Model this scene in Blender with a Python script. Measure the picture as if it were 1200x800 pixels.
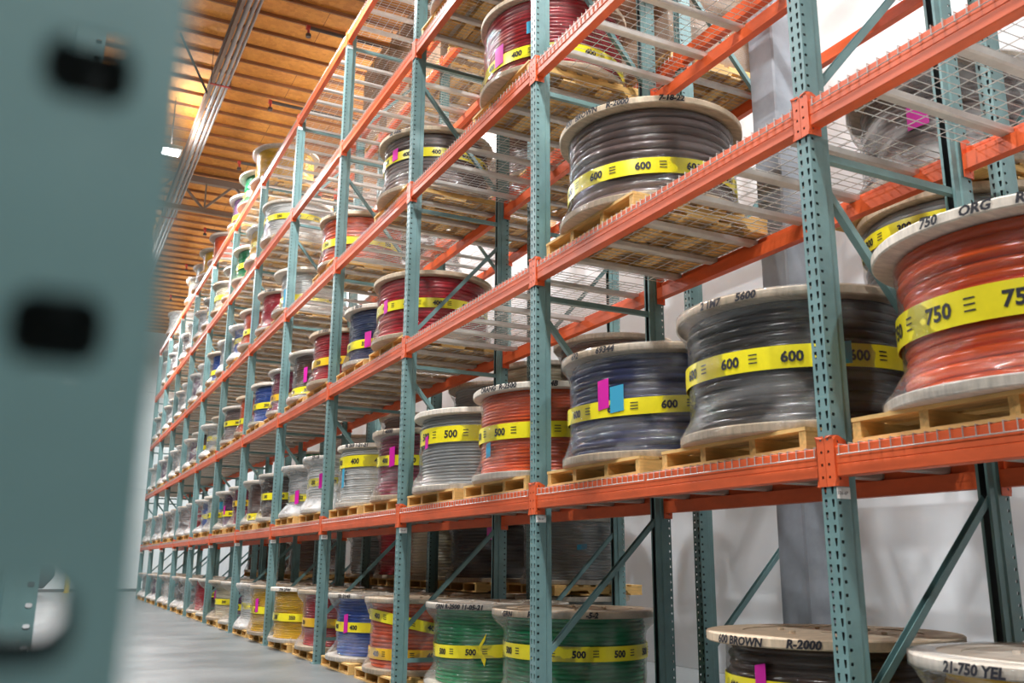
import bpy, bmesh, math, random
from mathutils import Vector, Matrix
R = random.Random(7)
PI = math.pi
SC = bpy.context.scene
COL = SC.collection
for o in list(bpy.data.objects):
    bpy.data.objects.remove(o)

# ------------------------------------------------------------------ camera, world, lamps, exposure
F_PX, YAW, PITCH, ROLL, CAM_H = 1079.57, 0.4654, 0.2377, 0.0065, 1.0482
fw = Vector((math.sin(YAW)*math.cos(PITCH), math.cos(YAW)*math.cos(PITCH), math.sin(PITCH)))
rt = Vector((math.cos(YAW), -math.sin(YAW), 0))
up = rt.cross(fw)
r2 = rt*math.cos(ROLL) + up*math.sin(ROLL)
u2 = -rt*math.sin(ROLL) + up*math.cos(ROLL)
cam = bpy.data.cameras.new('camera')
camo = bpy.data.objects.new('camera', cam)
COL.objects.link(camo)
m = Matrix.Identity(4)
for i in range(3):
    m[i][0], m[i][1], m[i][2] = r2[i], u2[i], -fw[i]
m[2][3] = CAM_H
camo.matrix_world = m
cam.sensor_width = 36
cam.lens = F_PX/1200*36
cam.clip_start = 0.02
cam.clip_end = 200
cam.dof.use_dof = True
cam.dof.focus_distance = 9.0
cam.dof.aperture_fstop = 4.5
SC.camera = camo

vs = SC.view_settings
vs.view_transform = 'Standard'
vs.look = 'None'
vs.gamma = 1
vs.use_curve_mapping = False
vs.exposure = 0.0
SC.cycles.use_denoising = True
SC.cycles.transparent_max_bounces = 24
SC.cycles.max_bounces = 8
SC.cycles.diffuse_bounces = 4
SC.cycles.glossy_bounces = 3
SC.cycles.caustics_reflective = False
SC.cycles.caustics_refractive = False

W = bpy.data.worlds.new('hall_ambient')
SC.world = W
W.use_nodes = True
W.node_tree.nodes['Background'].inputs[0].default_value = (0.86, 0.93, 1.0, 1)
W.node_tree.nodes['Background'].inputs[1].default_value = 0.025

LAMP_POWER = 600
CEIL = 9.9
LAMP_Z = 8.75
LAMP_SPOTS = [(1.46, y) for y in (-5.4, 2.3, 10.0, 17.65, 25.4, 33.1)] + [(-4.8, y) for y in (-0.5, 8, 17, 26)] + [(5.75, y) for y in (3.6, 9, 15, 22, 30)]

# geometry constants of the racking
X0, Y0, BAY = 2.80, 2.71, 2.515
DEPTH = 1.045
X2 = 4.09
Z1, DZ = 1.3587, 1.5143          # underside of the lowest connector plates, shelf spacing
PITCH_H = DZ/30
BAR_UP, BAR_H = 0.038, 0.12
PW = 0.0762
deck_z = lambda lv: Z1 + DZ*(lv-1) + BAR_UP + BAR_H + 0.0065
slot_y = lambda b, s: Y0 + BAY*b + (0.68 if s == 0 else 1.91)

# ------------------------------------------------------------------ materials
MATS = {}
def nt(name):
    m = bpy.data.materials.new(name)
    m.use_nodes = True
    t = m.node_tree
    return m, t, t.nodes, t.links, t.nodes['Principled BSDF']

def mat(name, col, rough=0.5, metal=0.0, noise=0.0, nscale=8.0, stretch=(1, 1, 1), bump=0.0, bscale=60.0, spec=0.5, coat=0.0):
    if name in MATS:
        return MATS[name]
    m, t, N, L, b = nt(name)
    b.inputs['Base Color'].default_value = (*col, 1)
    b.inputs['Roughness'].default_value = rough
    b.inputs['Metallic'].default_value = metal
    b.inputs['Specular IOR Level'].default_value = spec
    b.inputs['Coat Weight'].default_value = coat
    if noise or bump:
        tc = N.new('ShaderNodeTexCoord')
        mp = N.new('ShaderNodeMapping')
        mp.inputs['Scale'].default_value = stretch
        L.new(tc.outputs['Object'], mp.inputs[0])
    if noise:
        nz = N.new('ShaderNodeTexNoise')
        nz.inputs['Scale'].default_value = nscale
        nz.inputs['Detail'].default_value = 5
        nz.inputs['Roughness'].default_value = 0.65
        L.new(mp.outputs[0], nz.inputs['Vector'])
        mx = N.new('ShaderNodeMix')
        mx.data_type = 'RGBA'
        mx.inputs[6].default_value = (*[max(0, c*(1-noise)) for c in col], 1)
        mx.inputs[7].default_value = (*[min(1, c*(1+noise)) for c in col], 1)
        mr = N.new('ShaderNodeMapRange')
        mr.inputs[1].default_value = 0.3
        mr.inputs[2].default_value = 0.7
        L.new(nz.outputs[0], mr.inputs[0])
        L.new(mr.outputs[0], mx.inputs[0])
        L.new(mx.outputs[2], b.inputs['Base Color'])
    if bump:
        n2 = N.new('ShaderNodeTexNoise')
        n2.inputs['Scale'].default_value = bscale
        n2.inputs['Detail'].default_value = 3
        L.new(mp.outputs[0], n2.inputs['Vector'])
        bp = N.new('ShaderNodeBump')
        bp.inputs['Strength'].default_value = bump
        bp.inputs['Distance'].default_value = 0.01
        L.new(n2.outputs[0], bp.inputs['Height'])
        L.new(bp.outputs[0], b.inputs['Normal'])
    MATS[name] = m
    return m

TEAL = mat('teal_enamel', (0.145, 0.258, 0.258), 0.42, noise=0.16, nscale=5, bump=0.05, bscale=40)
ORANGE = mat('orange_enamel', (0.68, 0.105, 0.025), 0.45, noise=0.18, nscale=6, stretch=(1, .4, 1), bump=0.05, bscale=50)
STEEL = mat('galvanised_steel', (0.56, 0.54, 0.51), 0.42, metal=0.35, noise=0.12, nscale=10)
WIRE = mat('galvanised_wire', (0.52, 0.50, 0.47), 0.4, metal=0.35)
PINE = mat('pallet_pine', (0.72, 0.45, 0.16), 0.7, noise=0.28, nscale=6, stretch=(5, .7, 5), bump=0.15)
PINE2 = mat('pallet_stringer_pine', (0.66, 0.40, 0.13), 0.7, noise=0.3, nscale=6, stretch=(.7, 5, 5), bump=0.15)
PLY = mat('reel_plywood', (0.58, 0.455, 0.32), 0.7, noise=0.25, nscale=9, stretch=(1, 4, 1), bump=0.1)
PLY2 = mat('reel_pale_plywood', (0.70, 0.625, 0.53), 0.65, noise=0.22, nscale=9, stretch=(1, 4, 1), bump=0.1)
INK = mat('black_marker_ink', (0.012, 0.012, 0.02), 0.6)
TAPE = mat('yellow_tape', (0.86, 0.74, 0.02), 0.32, noise=0.06, nscale=14, bump=0.06, bscale=25)
TAPEO = mat('amber_tape', (0.86, 0.50, 0.02), 0.32, noise=0.06, nscale=14, bump=0.06, bscale=25)
PINK = mat('pink_sticker', (0.62, 0.008, 0.33), 0.45)
CYAN = mat('blue_sticker', (0.04, 0.32, 0.50), 0.45)
PAPER = mat('white_label_paper', (0.82, 0.82, 0.80), 0.6)
COLUMN = mat('grey_column_paint', (0.32, 0.345, 0.385), 0.4, noise=0.2, nscale=3, bump=0.06, bscale=12)
DARK = mat('dark_pipe_paint', (0.075, 0.06, 0.055), 0.5)
CONDUIT = mat('conduit_steel', (0.24, 0.22, 0.21), 0.45, metal=0.2, noise=0.1)
RED = mat('red_paint', (0.45, 0.04, 0.03), 0.5)
YEL = mat('bollard_yellow', (0.75, 0.55, 0.04), 0.5)
TUB = mat('dark_grey_plastic', (0.05, 0.055, 0.06), 0.5)
CARTON = mat('carton_board', (0.42, 0.26, 0.15), 0.75, noise=0.12, nscale=4)
CABLES = {
    'orange': (0.80, 0.105, 0.02), 'black': (0.035, 0.033, 0.035), 'blue': (0.012, 0.085, 0.42), 'navy': (0.02, 0.035, 0.13), 'grey': (0.36, 0.37, 0.37),
    'maroon': (0.27, 0.018, 0.055), 'white': (0.72, 0.71, 0.68), 'brown': (0.13, 0.055, 0.035), 'dark-brown': (0.07, 0.035, 0.025), 'red': (0.50, 0.014, 0.03),
    'green': (0.004, 0.25, 0.085), 'yellow': (0.80, 0.46, 0.015), 'purple': (0.13, 0.05, 0.12), 'cream': (0.75, 0.66, 0.48), 'greyish-brown': (0.19, 0.13, 0.12)}
CMAT = {k: mat('cable_' + k.replace(' ', '_').replace('-', '_'), v, 0.20, noise=0.15, nscale=5, stretch=(1, 1, 12)) for k, v in CABLES.items()}

def film_mat(name, haze, seed):
    m, t, N, L, b = nt(name)
    N.remove(b)
    out = N['Material Output']
    tc = N.new('ShaderNodeTexCoord')
    mp = N.new('ShaderNodeMapping')
    mp.inputs['Rotation'].default_value = (0.25, 0.1, seed)
    mp.inputs['Scale'].default_value = (2.2, 2.2, 11.0)
    L.new(tc.outputs['Object'], mp.inputs[0])
    nz = N.new('ShaderNodeTexNoise')
    nz.inputs['Scale'].default_value = 2.6
    nz.inputs['Detail'].default_value = 4
    nz.inputs['Roughness'].default_value = 0.6
    nz.inputs['Distortion'].default_value = 0.8
    L.new(mp.outputs[0], nz.inputs['Vector'])
    bp = N.new('ShaderNodeBump')
    bp.inputs['Strength'].default_value = 0.9
    bp.inputs['Distance'].default_value = 0.025
    L.new(nz.outputs[0], bp.inputs['Height'])
    tr = N.new('ShaderNodeBsdfTransparent')
    tr.inputs[0].default_value = (0.97, 0.97, 0.97, 1)
    df = N.new('ShaderNodeBsdfDiffuse')
    df.inputs[0].default_value = (0.82, 0.81, 0.80, 1)
    gl = N.new('ShaderNodeBsdfGlossy')
    gl.inputs[0].default_value = (1, 1, 1, 1)
    gl.inputs['Roughness'].default_value = 0.07
    L.new(bp.outputs[0], gl.inputs['Normal'])
    mq = N.new('ShaderNodeMapping')
    mq.inputs['Rotation'].default_value = (0.35, 0.15, seed)
    mq.inputs['Scale'].default_value = (1.0, 1.0, 2.4)
    L.new(tc.outputs['Object'], mq.inputs[0])
    nq = N.new('ShaderNodeTexNoise')
    nq.inputs['Scale'].default_value = 3.2
    nq.inputs['Detail'].default_value = 3
    nq.inputs['Distortion'].default_value = 0.6
    L.new(mq.outputs[0], nq.inputs['Vector'])
    mr = N.new('ShaderNodeMapRange')
    mr.inputs[1].default_value = 0.42
    mr.inputs[2].default_value = 0.75
    mr.inputs[3].default_value = haze*0.25
    mr.inputs[4].default_value = haze*2.6
    L.new(nq.outputs[0], mr.inputs[0])
    m1 = N.new('ShaderNodeMixShader')
    L.new(mr.outputs[0], m1.inputs[0])
    L.new(tr.outputs[0], m1.inputs[1])
    L.new(df.outputs[0], m1.inputs[2])
    fr = N.new('ShaderNodeFresnel')
    fr.inputs[0].default_value = 1.45
    mu = N.new('ShaderNodeMath')
    mu.operation = 'MULTIPLY_ADD'
    mu.inputs[1].default_value = 0.6
    mu.inputs[2].default_value = 0.0
    mu.use_clamp = True
    L.new(fr.outputs[0], mu.inputs[0])
    m2 = N.new('ShaderNodeMixShader')
    L.new(mu.outputs[0], m2.inputs[0])
    L.new(m1.outputs[0], m2.inputs[1])
    L.new(gl.outputs[0], m2.inputs[2])
    L.new(m2.outputs[0], out.inputs[0])
    return m
FILM = {1: film_mat('thin_stretch_film', 0.025, 0.3), 2: film_mat('stretch_film', 0.07, 0.9), 3: film_mat('cloudy_stretch_film', 0.28, 1.7)}

def floor_mat():
    m, t, N, L, b = nt('polished_concrete')
    tc = N.new('ShaderNodeTexCoord')
    a = N.new('ShaderNodeTexNoise'); a.inputs['Scale'].default_value = 0.9; a.inputs['Detail'].default_value = 8
    c = N.new('ShaderNodeTexNoise'); c.inputs['Scale'].default_value = 14; c.inputs['Detail'].default_value = 6
    L.new(tc.outputs['Object'], a.inputs['Vector']); L.new(tc.outputs['Object'], c.inputs['Vector'])
    mx = N.new('ShaderNodeMix'); mx.data_type = 'RGBA'
    mx.inputs[6].default_value = (0.10, 0.115, 0.12, 1); mx.inputs[7].default_value = (0.21, 0.225, 0.225, 1)
    ad = N.new('ShaderNodeMath'); ad.operation = 'MULTIPLY_ADD'; ad.inputs[1].default_value = 0.35; 
    L.new(c.outputs[0], ad.inputs[0]); L.new(a.outputs[0], ad.inputs[2])
    mr = N.new('ShaderNodeMapRange'); mr.inputs[1].default_value = 0.45; mr.inputs[2].default_value = 0.9
    L.new(ad.outputs[0], mr.inputs[0]); L.new(mr.outputs[0], mx.inputs[0])
    L.new(mx.outputs[2], b.inputs['Base Color'])
    rr = N.new('ShaderNodeMapRange'); rr.inputs[3].default_value = 0.22; rr.inputs[4].default_value = 0.5
    L.new(a.outputs[0], rr.inputs[0]); L.new(rr.outputs[0], b.inputs['Roughness'])
    return m

def wall_mat(name, col, mortar, bw, bh, rot):
    m, t, N, L, b = nt(name)
    tc = N.new('ShaderNodeTexCoord')
    mp = N.new('ShaderNodeMapping'); mp.inputs['Rotation'].default_value = rot
    L.new(tc.outputs['Object'], mp.inputs[0])
    br = N.new('ShaderNodeTexBrick')
    br.offset = 0.5
    br.inputs['Color1'].default_value = (*col, 1); br.inputs['Color2'].default_value = (*[c*0.985 for c in col], 1)
    br.inputs['Mortar'].default_value = (*mortar, 1)
    br.inputs['Scale'].default_value = 1
    br.inputs['Mortar Size'].default_value = 0.006
    br.inputs['Brick Width'].default_value = bw; br.inputs['Row Height'].default_value = bh
    L.new(mp.outputs[0], br.inputs['Vector'])
    nz = N.new('ShaderNodeTexNoise'); nz.inputs['Scale'].default_value = 2.2; nz.inputs['Detail'].default_value = 8
    L.new(tc.outputs['Object'], nz.inputs['Vector'])
    mr = N.new('ShaderNodeMapRange'); mr.inputs[1].default_value = 0.3; mr.inputs[2].default_value = 0.7; mr.inputs[3].default_value = 0.92; mr.inputs[4].default_value = 1.0
    L.new(nz.outputs[0], mr.inputs[0])
    mx = N.new('ShaderNodeMix'); mx.data_type = 'RGBA'; mx.blend_type = 'MULTIPLY'; mx.inputs[0].default_value = 1
    L.new(br.outputs[0], mx.inputs[6]); L.new(mr.outputs[0], mx.inputs[7])
    L.new(mx.outputs[2], b.inputs['Base Color'])
    b.inputs['Roughness'].default_value = 0.6
    return m

def osb_mat():
    m, t, N, L, b = nt('strand_board')
    tc = N.new('ShaderNodeTexCoord')
    mp = N.new('ShaderNodeMapping'); mp.inputs['Scale'].default_value = (1, 1, 1)
    L.new(tc.outputs['Object'], mp.inputs[0])
    v = N.new('ShaderNodeTexVoronoi'); v.inputs['Scale'].default_value = 13; v.inputs['Randomness'].default_value = 1
    L.new(mp.outputs[0], v.inputs['Vector'])
    nz = N.new('ShaderNodeTexNoise'); nz.inputs['Scale'].default_value = 22; nz.inputs['Detail'].default_value = 6; nz.inputs['Distortion'].default_value = 1.5
    L.new(mp.outputs[0], nz.inputs['Vector'])
    mx = N.new('ShaderNodeMix'); mx.data_type = 'RGBA'
    mx.inputs[6].default_value = (0.46, 0.155, 0.02, 1); mx.inputs[7].default_value = (0.76, 0.345, 0.06, 1)
    sp = N.new('ShaderNodeSeparateColor'); L.new(v.outputs['Color'], sp.inputs[0])
    av = N.new('ShaderNodeMath'); av.operation = 'MULTIPLY_ADD'; av.inputs[1].default_value = 0.4
    L.new(sp.outputs[0], av.inputs[0])
    hh = N.new('ShaderNodeMath'); hh.operation = 'MULTIPLY'; hh.inputs[1].default_value = 0.6
    L.new(nz.outputs[0], hh.inputs[0]); L.new(hh.outputs[0], av.inputs[2])
    L.new(av.outputs[0], mx.inputs[0])
    br = N.new('ShaderNodeTexBrick'); br.offset = 0.5
    br.inputs['Color1'].default_value = (1, 1, 1, 1); br.inputs['Color2'].default_value = (0.93, 0.9, 0.86, 1); br.inputs['Mortar'].default_value = (0.35, 0.3, 0.25, 1)
    br.inputs['Scale'].default_value = 1; br.inputs['Mortar Size'].default_value = 0.006
    br.inputs['Brick Width'].default_value = 2.24; br.inputs['Row Height'].default_value = 1.12
    L.new(mp.outputs[0], br.inputs['Vector'])
    m2 = N.new('ShaderNodeMix'); m2.data_type = 'RGBA'; m2.blend_type = 'MULTIPLY'; m2.inputs[0].default_value = 1
    L.new(mx.outputs[2], m2.inputs[6]); L.new(br.outputs[0], m2.inputs[7])
    L.new(m2.outputs[2], b.inputs['Base Color'])
    b.inputs['Roughness'].default_value = 0.7
    return m

# ------------------------------------------------------------------ mesh helpers
class MB:
    def __init__(s): s.v = []; s.f = []
    def quadgrid(s, *pts):
        n = len(s.v); s.v += [tuple(p) for p in pts]; s.f.append(tuple(range(n, n+len(pts))))
    def box(s, a, b):
        (x0, y0, z0), (x1, y1, z1) = a, b
        n = len(s.v)
        s.v += [(x0, y0, z0), (x1, y0, z0), (x1, y1, z0), (x0, y1, z0), (x0, y0, z1), (x1, y0, z1), (x1, y1, z1), (x0, y1, z1)]
        s.f += [tuple(n+i for i in q) for q in ((0, 3, 2, 1), (4, 5, 6, 7), (0, 1, 5, 4), (1, 2, 6, 5), (2, 3, 7, 6), (3, 0, 4, 7))]
    def prism(s, pts, ax, a0, a1):      # closed profile of 2D points extruded along ax
        n = len(s.v); k = len(pts)
        def P(p, a):
            return {'x': (a, p[0], p[1]), 'y': (p[0], a, p[1]), 'z': (p[0], p[1], a)}[ax]
        s.v += [P(p, a0) for p in pts] + [P(p, a1) for p in pts]
        for i in range(k):
            j = (i+1) % k
            s.f.append((n+i, n+j, n+k+j, n+k+i))
        s.f.append(tuple(range(n+k-1, n-1, -1))); s.f.append(tuple(range(n+k, n+2*k)))
    def rod(s, p, q, r, k=6, cap=True):
        p, q = Vector(p), Vector(q)
        d = (q-p).normalized()
        a = d.orthogonal().normalized(); b = d.cross(a)
        n = len(s.v)
        for c in (p, q):
            for i in range(k):
                t = 2*PI*i/k + PI/4
                s.v.append(tuple(c + a*(r*math.cos(t)) + b*(r*math.sin(t))))
        for i in range(k):
            j = (i+1) % k
            s.f.append((n+i, n+j, n+k+j, n+k+i))
        if cap:
            s.f.append(tuple(range(n+k-1, n-1, -1))); s.f.append(tuple(range(n+k, n+2*k)))
    def bar(s, p, q, w, h, up=(0, 1, 0)):   # rectangular bar between two points; w along `up`
        p, q = Vector(p), Vector(q)
        d = (q-p).normalized(); a = Vector(up); b = d.cross(a).normalized(); a = b.cross(d)
        n = len(s.v)
        for c in (p, q):
            for (i, j) in ((-1, -1), (1, -1), (1, 1), (-1, 1)):
                s.v.append(tuple(c + a*(w/2*i) + b*(h/2*j)))
        for i in range(4):
            j = (i+1) % 4
            s.f.append((n+i, n+j, n+4+j, n+4+i))
        s.f.append((n+3, n+2, n+1, n)); s.f.append((n+4, n+5, n+6, n+7))
    def lathe(s, prof, seg, fn=None, closed=False, tilt=None):
        n = len(s.v); k = len(prof)
        for i in range(seg):
            t = 2*PI*i/seg
            for j, (r, z) in enumerate(prof):
                if fn: r, z = fn(r, z, t, j)
                s.v.append((r*math.cos(t), r*math.sin(t), z))
        for i in range(seg):
            a, b = n + i*k, n + ((i+1) % seg)*k
            for j in range(k if closed else k-1):
                jj = (j+1) % k
                s.f.append((a+j, b+j, b+jj, a+jj))
    def mesh(s, name, m, smooth=None, solid=None, bevel=None):
        me = bpy.data.meshes.new(name)
        me.from_pydata(s.v, [], s.f)
        if solid or bevel or True:
            bm = bmesh.new(); bm.from_mesh(me)
            if solid:
                bmesh.ops.remove_doubles(bm, verts=bm.verts, dist=1e-5)
                bmesh.ops.recalc_face_normals(bm, faces=bm.faces)
                bmesh.ops.solidify(bm, geom=bm.faces[:], thickness=solid)
            if bevel:
                bmesh.ops.bevel(bm, geom=bm.edges[:], offset=bevel, segments=1, affect='EDGES')
            bmesh.ops.recalc_face_normals(bm, faces=bm.faces)
            bm.to_mesh(me); bm.free()
        me.materials.append(m)
        if smooth is not None:
            me.shade_smooth()
            if smooth < 180:
                me.set_sharp_from_angle(angle=math.radians(smooth))
        return me

def ob(name, me, parent=None, loc=(0, 0, 0), rz=0.0):
    o = bpy.data.objects.new(name, me)
    COL.objects.link(o)
    o.location = loc
    o.rotation_euler = (0, 0, rz)
    if parent: o.parent = parent
    return o

LABELS = {}
def tag(o, label, cat, group=None, kind=None):
    if label:
        nw = len(label.split())
        assert 4 <= nw <= 16, label
        if label in LABELS: print('DUPLICATE LABEL', label)
        LABELS[label] = o.name
        o['label'] = label
    o['category'] = cat
    if group: o['group'] = group
    if kind: o['kind'] = kind
    return o

def thing(name, label, cat, loc=(0, 0, 0), rz=0.0, group=None, kind=None):
    return tag(ob(name, None, None, loc, rz), label, cat, group, kind)

def structure(name, me, loc=(0, 0, 0)):
    o = ob(name, me, None, loc); o['kind'] = 'structure'; return o

ORD = ['first', 'second', 'third', 'fourth', 'fifth', 'sixth', 'seventh', 'eighth', 'ninth', 'tenth', 'eleventh', 'twelfth', 'thirteenth']
def bayname(b): return 'cut-off bay' if b < 0 else ORD[b] + ' full bay'
LV = {0: 'on the floor', 1: 'on the lowest shelf', 2: 'on the second shelf', 3: 'on the third shelf', 4: 'on the fourth shelf', 5: 'on the top shelf'}
LVN = {1: 'lowest', 2: 'second', 3: 'third', 4: 'fourth', 5: 'top'}

# text: flat outline meshes, later bent round drums and rims
_TXT = {}
def flat_text(s, size, shear=0.0, bold=0.0):
    key = (s, size, shear, bold)
    if key in _TXT: return _TXT[key]
    cu = bpy.data.curves.new('lettering', 'FONT')
    cu.body = s; cu.size = size; cu.shear = shear; cu.offset = bold
    cu.resolution_u = 2
    o = bpy.data.objects.new('lettering', cu)
    COL.objects.link(o)
    dg = bpy.context.evaluated_depsgraph_get()
    me = o.evaluated_get(dg).to_mesh()
    V = [tuple(v.co[:2]) for v in me.vertices]
    Fc = [tuple(p.vertices) for p in me.polygons]
    o.evaluated_get(dg).to_mesh_clear()
    bpy.data.objects.remove(o); bpy.data.curves.remove(cu)
    w = max(v[0] for v in V); lo = min(v[0] for v in V)
    _TXT[key] = ([(x-lo, y) for x, y in V], Fc, w-lo)
    return _TXT[key]

def bend_text(mb, s, size, r, th, z, shear=0.0, bold=0.0, tilt=None, wob=0.0):
    V, Fc, w = flat_text(s, size, shear, bold)
    n = len(mb.v)
    for x, y in V:
        t = th + x/r
        zz = z + y + wob*math.sin(9*t)
        if tilt: zz += tilt[0]*math.sin(t-tilt[1])
        mb.v.append((r*math.cos(t), r*math.sin(t), zz))
    mb.f += [tuple(n+i for i in f) for f in Fc]
    return w/r

# ------------------------------------------------------------------ structure
structure('floor', (lambda b: (b.box((-16, -10, -0.1), (6.6, 38.3, 0)), b.mesh('floor', floor_mat()))[1])(MB()))
b = MB(); b.box((6.3, -10, 0), (6.6, 38.3, CEIL+0.3))
structure('wall_right', b.mesh('wall_right', wall_mat('painted_wall_panels', (0.84, 0.86, 0.88), (0.50, 0.50, 0.50), 2.44, 1.22, (PI/2, 0, PI/2))))
b = MB(); b.box((-16, 38.0, 0), (6.3, 38.3, CEIL+0.3))
structure('wall_far', b.mesh('wall_far', wall_mat('painted_tilt_up_wall', (0.62, 0.67, 0.67), (0.30, 0.33, 0.33), 60, 3.75, (PI/2, 0, 0))))
b = MB(); b.box((-16, -10, CEIL), (6.6, 38.3, CEIL+0.2))
structure('ceiling', b.mesh('ceiling', osb_mat()))
PUR = mat('purlin_timber', (0.27, 0.115, 0.045), 0.75, noise=0.2, nscale=5, stretch=(.5, 5, 5))
SP = 0.5555
i0 = 13.93 - SP*20
for k in range(0, 63):
    y = i0 + SP*k
    if y < 2 or y > 37.6: continue
    b = MB(); b.box((-9, y-0.018, CEIL-0.06), (6.3, y+0.018, CEIL))
    o = structure('purlin', b.mesh('purlin', PUR))
b = MB(); b.box((-16, 37.97, 0), (6.3, 38.0, 0.10))
structure('baseboard_far', b.mesh('baseboard_far', mat('dark_baseboard', (0.12, 0.12, 0.12), 0.6)))

# steel column standing in the rear rack
b = MB(); b.prism([(4.30, 4.45), (4.53, 4.45), (4.53, 4.70), (4.30, 4.70)], 'z', 0, CEIL-0.13)
c = ob('steel_column', b.mesh('steel_column', COLUMN, bevel=0.012)); c['kind'] = 'structure'
b = MB(); b.box((4.24, 4.40, 0), (4.59, 4.75, 0.02))
ob('base_plate', b.mesh('base_plate', COLUMN), c)

# open-web roof joist
TRUSS = mat('truss_primer', (0.20, 0.16, 0.13), 0.5)
t = thing('roof_truss', 'dark steel open-web truss crossing under the board ceiling', 'roof truss', (0, 21.1, 0))
t['kind'] = 'thing'
b = MB(); b.box((-9, -0.06, 9.62), (6.3, 0.06, 9.77)); ob('top_chord', b.mesh('top_chord', TRUSS), t)
b = MB(); b.box((-9, -0.05, 8.90), (6.3, 0.05, 9.0)); ob('bottom_chord', b.mesh('bottom_chord', TRUSS), t)
for i in range(-6, 5):
    xc = 2.57 + 1.3*i
    if xc < 5.6:
        b = MB(); b.bar((xc, 0, 9.0), (xc-0.62, 0, 9.66), 0.05, 0.05); b.bar((xc, 0, 9.0), (xc+0.62, 0, 9.66), 0.05, 0.05)
        b.bar((xc+.03, 0, 9.0), (xc+.03, 0, 9.66), 0.04, 0.035, up=(0, 1, 0))
        ob('web_strut', b.mesh('web_strut', TRUSS), t)
# longitudinal girder and conduits
t = thing('roof_girder', 'brown steel girder running lengthwise below the ceiling beside the pipes', 'girder', (0, 0, 0), kind='thing')
b = MB(); b.box((1.85, -4, 9.30), (1.91, 37.9, 9.35)); b.box((1.87, -4, 9.35), (1.89, 37.9, 9.50)); b.box((1.85, -4, 9.50), (1.91, 37.9, 9.54))
ob('girder_profile', b.mesh('girder_profile', mat('girder_brown', (0.20, 0.14, 0.11), 0.5)), t)
for k in range(4):
    b = MB(); y = 8.4 + 7.7*k
    b.bar((1.86, y, 9.33), (1.22, y-0.9, 9.88), 0.03, 0.03, up=(0, 0, 1)); ob('sway_brace', b.mesh('sway_brace', DARK), t)
for k, (x, z, r, nm) in enumerate(((1.962, 9.29, 0.040, 'wide grey conduit pipe running lengthwise under the ceiling girder'), (2.052, 9.29, 0.032, 'medium grey conduit pipe between two others under the ceiling'), (2.122, 9.29, 0.024, 'slimmest grey conduit pipe under the ceiling, nearest the racks'))):
    t = thing('conduit_pipe', nm, 'pipe', (x, 0, z), group='ceiling conduits')
    b = MB(); b.rod((0, -4, 0), (0, 37.9, 0), r, 12); ob('pipe_run', b.mesh('pipe_run', CONDUIT, smooth=40), t)
    for j in range(8):
        y = 3.2 + 4.4*j
        b = MB(); b.rod((0, y, 0), (0, y+0.05, 0), r+0.006, 12); ob('coupling', b.mesh('coupling', CONDUIT, smooth=40), t)
for j in range(4):
    y = 8.0 + 7.2*j + (0.3 if j else 0)
    t = thing('pipe_hanger', f'{["first","second","third","fourth"][j]} red and steel hanger strap around the ceiling conduits', 'pipe hanger', (2.0, y, 9.221), group='conduit hangers')
    b = MB(); b.box((-0.185, -0.02, -0.0), (0.175, 0.02, 0.015)); ob('strap', b.mesh('strap', RED), t)
    b = MB(); b.rod((-0.172, 0, 0), (-0.172, 0, 0.67), 0.006); b.rod((0.166, 0, 0), (0.166, 0, 0.67), 0.006); ob('hanger_rod', b.mesh('hanger_rod', DARK), t)
# sprinkler branches
for j, y in enumerate((10.1, 13.5, 16.3, 19.35, 24.0, 27.4, 31.0)):
    t = thing('sprinkler_pipe', f'{ORD[j]} dark sprinkler branch pipe hung under the ceiling above the racks', 'sprinkler pipe', (3.05, y, 9.55), group='sprinkler branches')
    b = MB(); b.rod((0, 0, 0), (3.2, 0, 0), 0.032, 10); ob('pipe_run', b.mesh('pipe_run', DARK, smooth=40), t)
    b = MB(); b.rod((0, 0, 0.0), (-0.06, 0, 0), 0.045, 10); b.rod((-0.02, 0, 0), (-0.02, 0, -0.12), 0.02, 8); ob('elbow', b.mesh('elbow', RED, smooth=40), t)
    b = MB(); b.rod((-0.02, 0, -0.12), (-0.02, 0, -0.17), 0.045, 10); ob('sprinkler_head', b.mesh('sprinkler_head', DARK, smooth=40), t)
    b = MB(); b.rod((1.4, 0, 0), (1.4, 0, 0.36), 0.008); ob('hanger_rod', b.mesh('hanger_rod', DARK), t)
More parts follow.
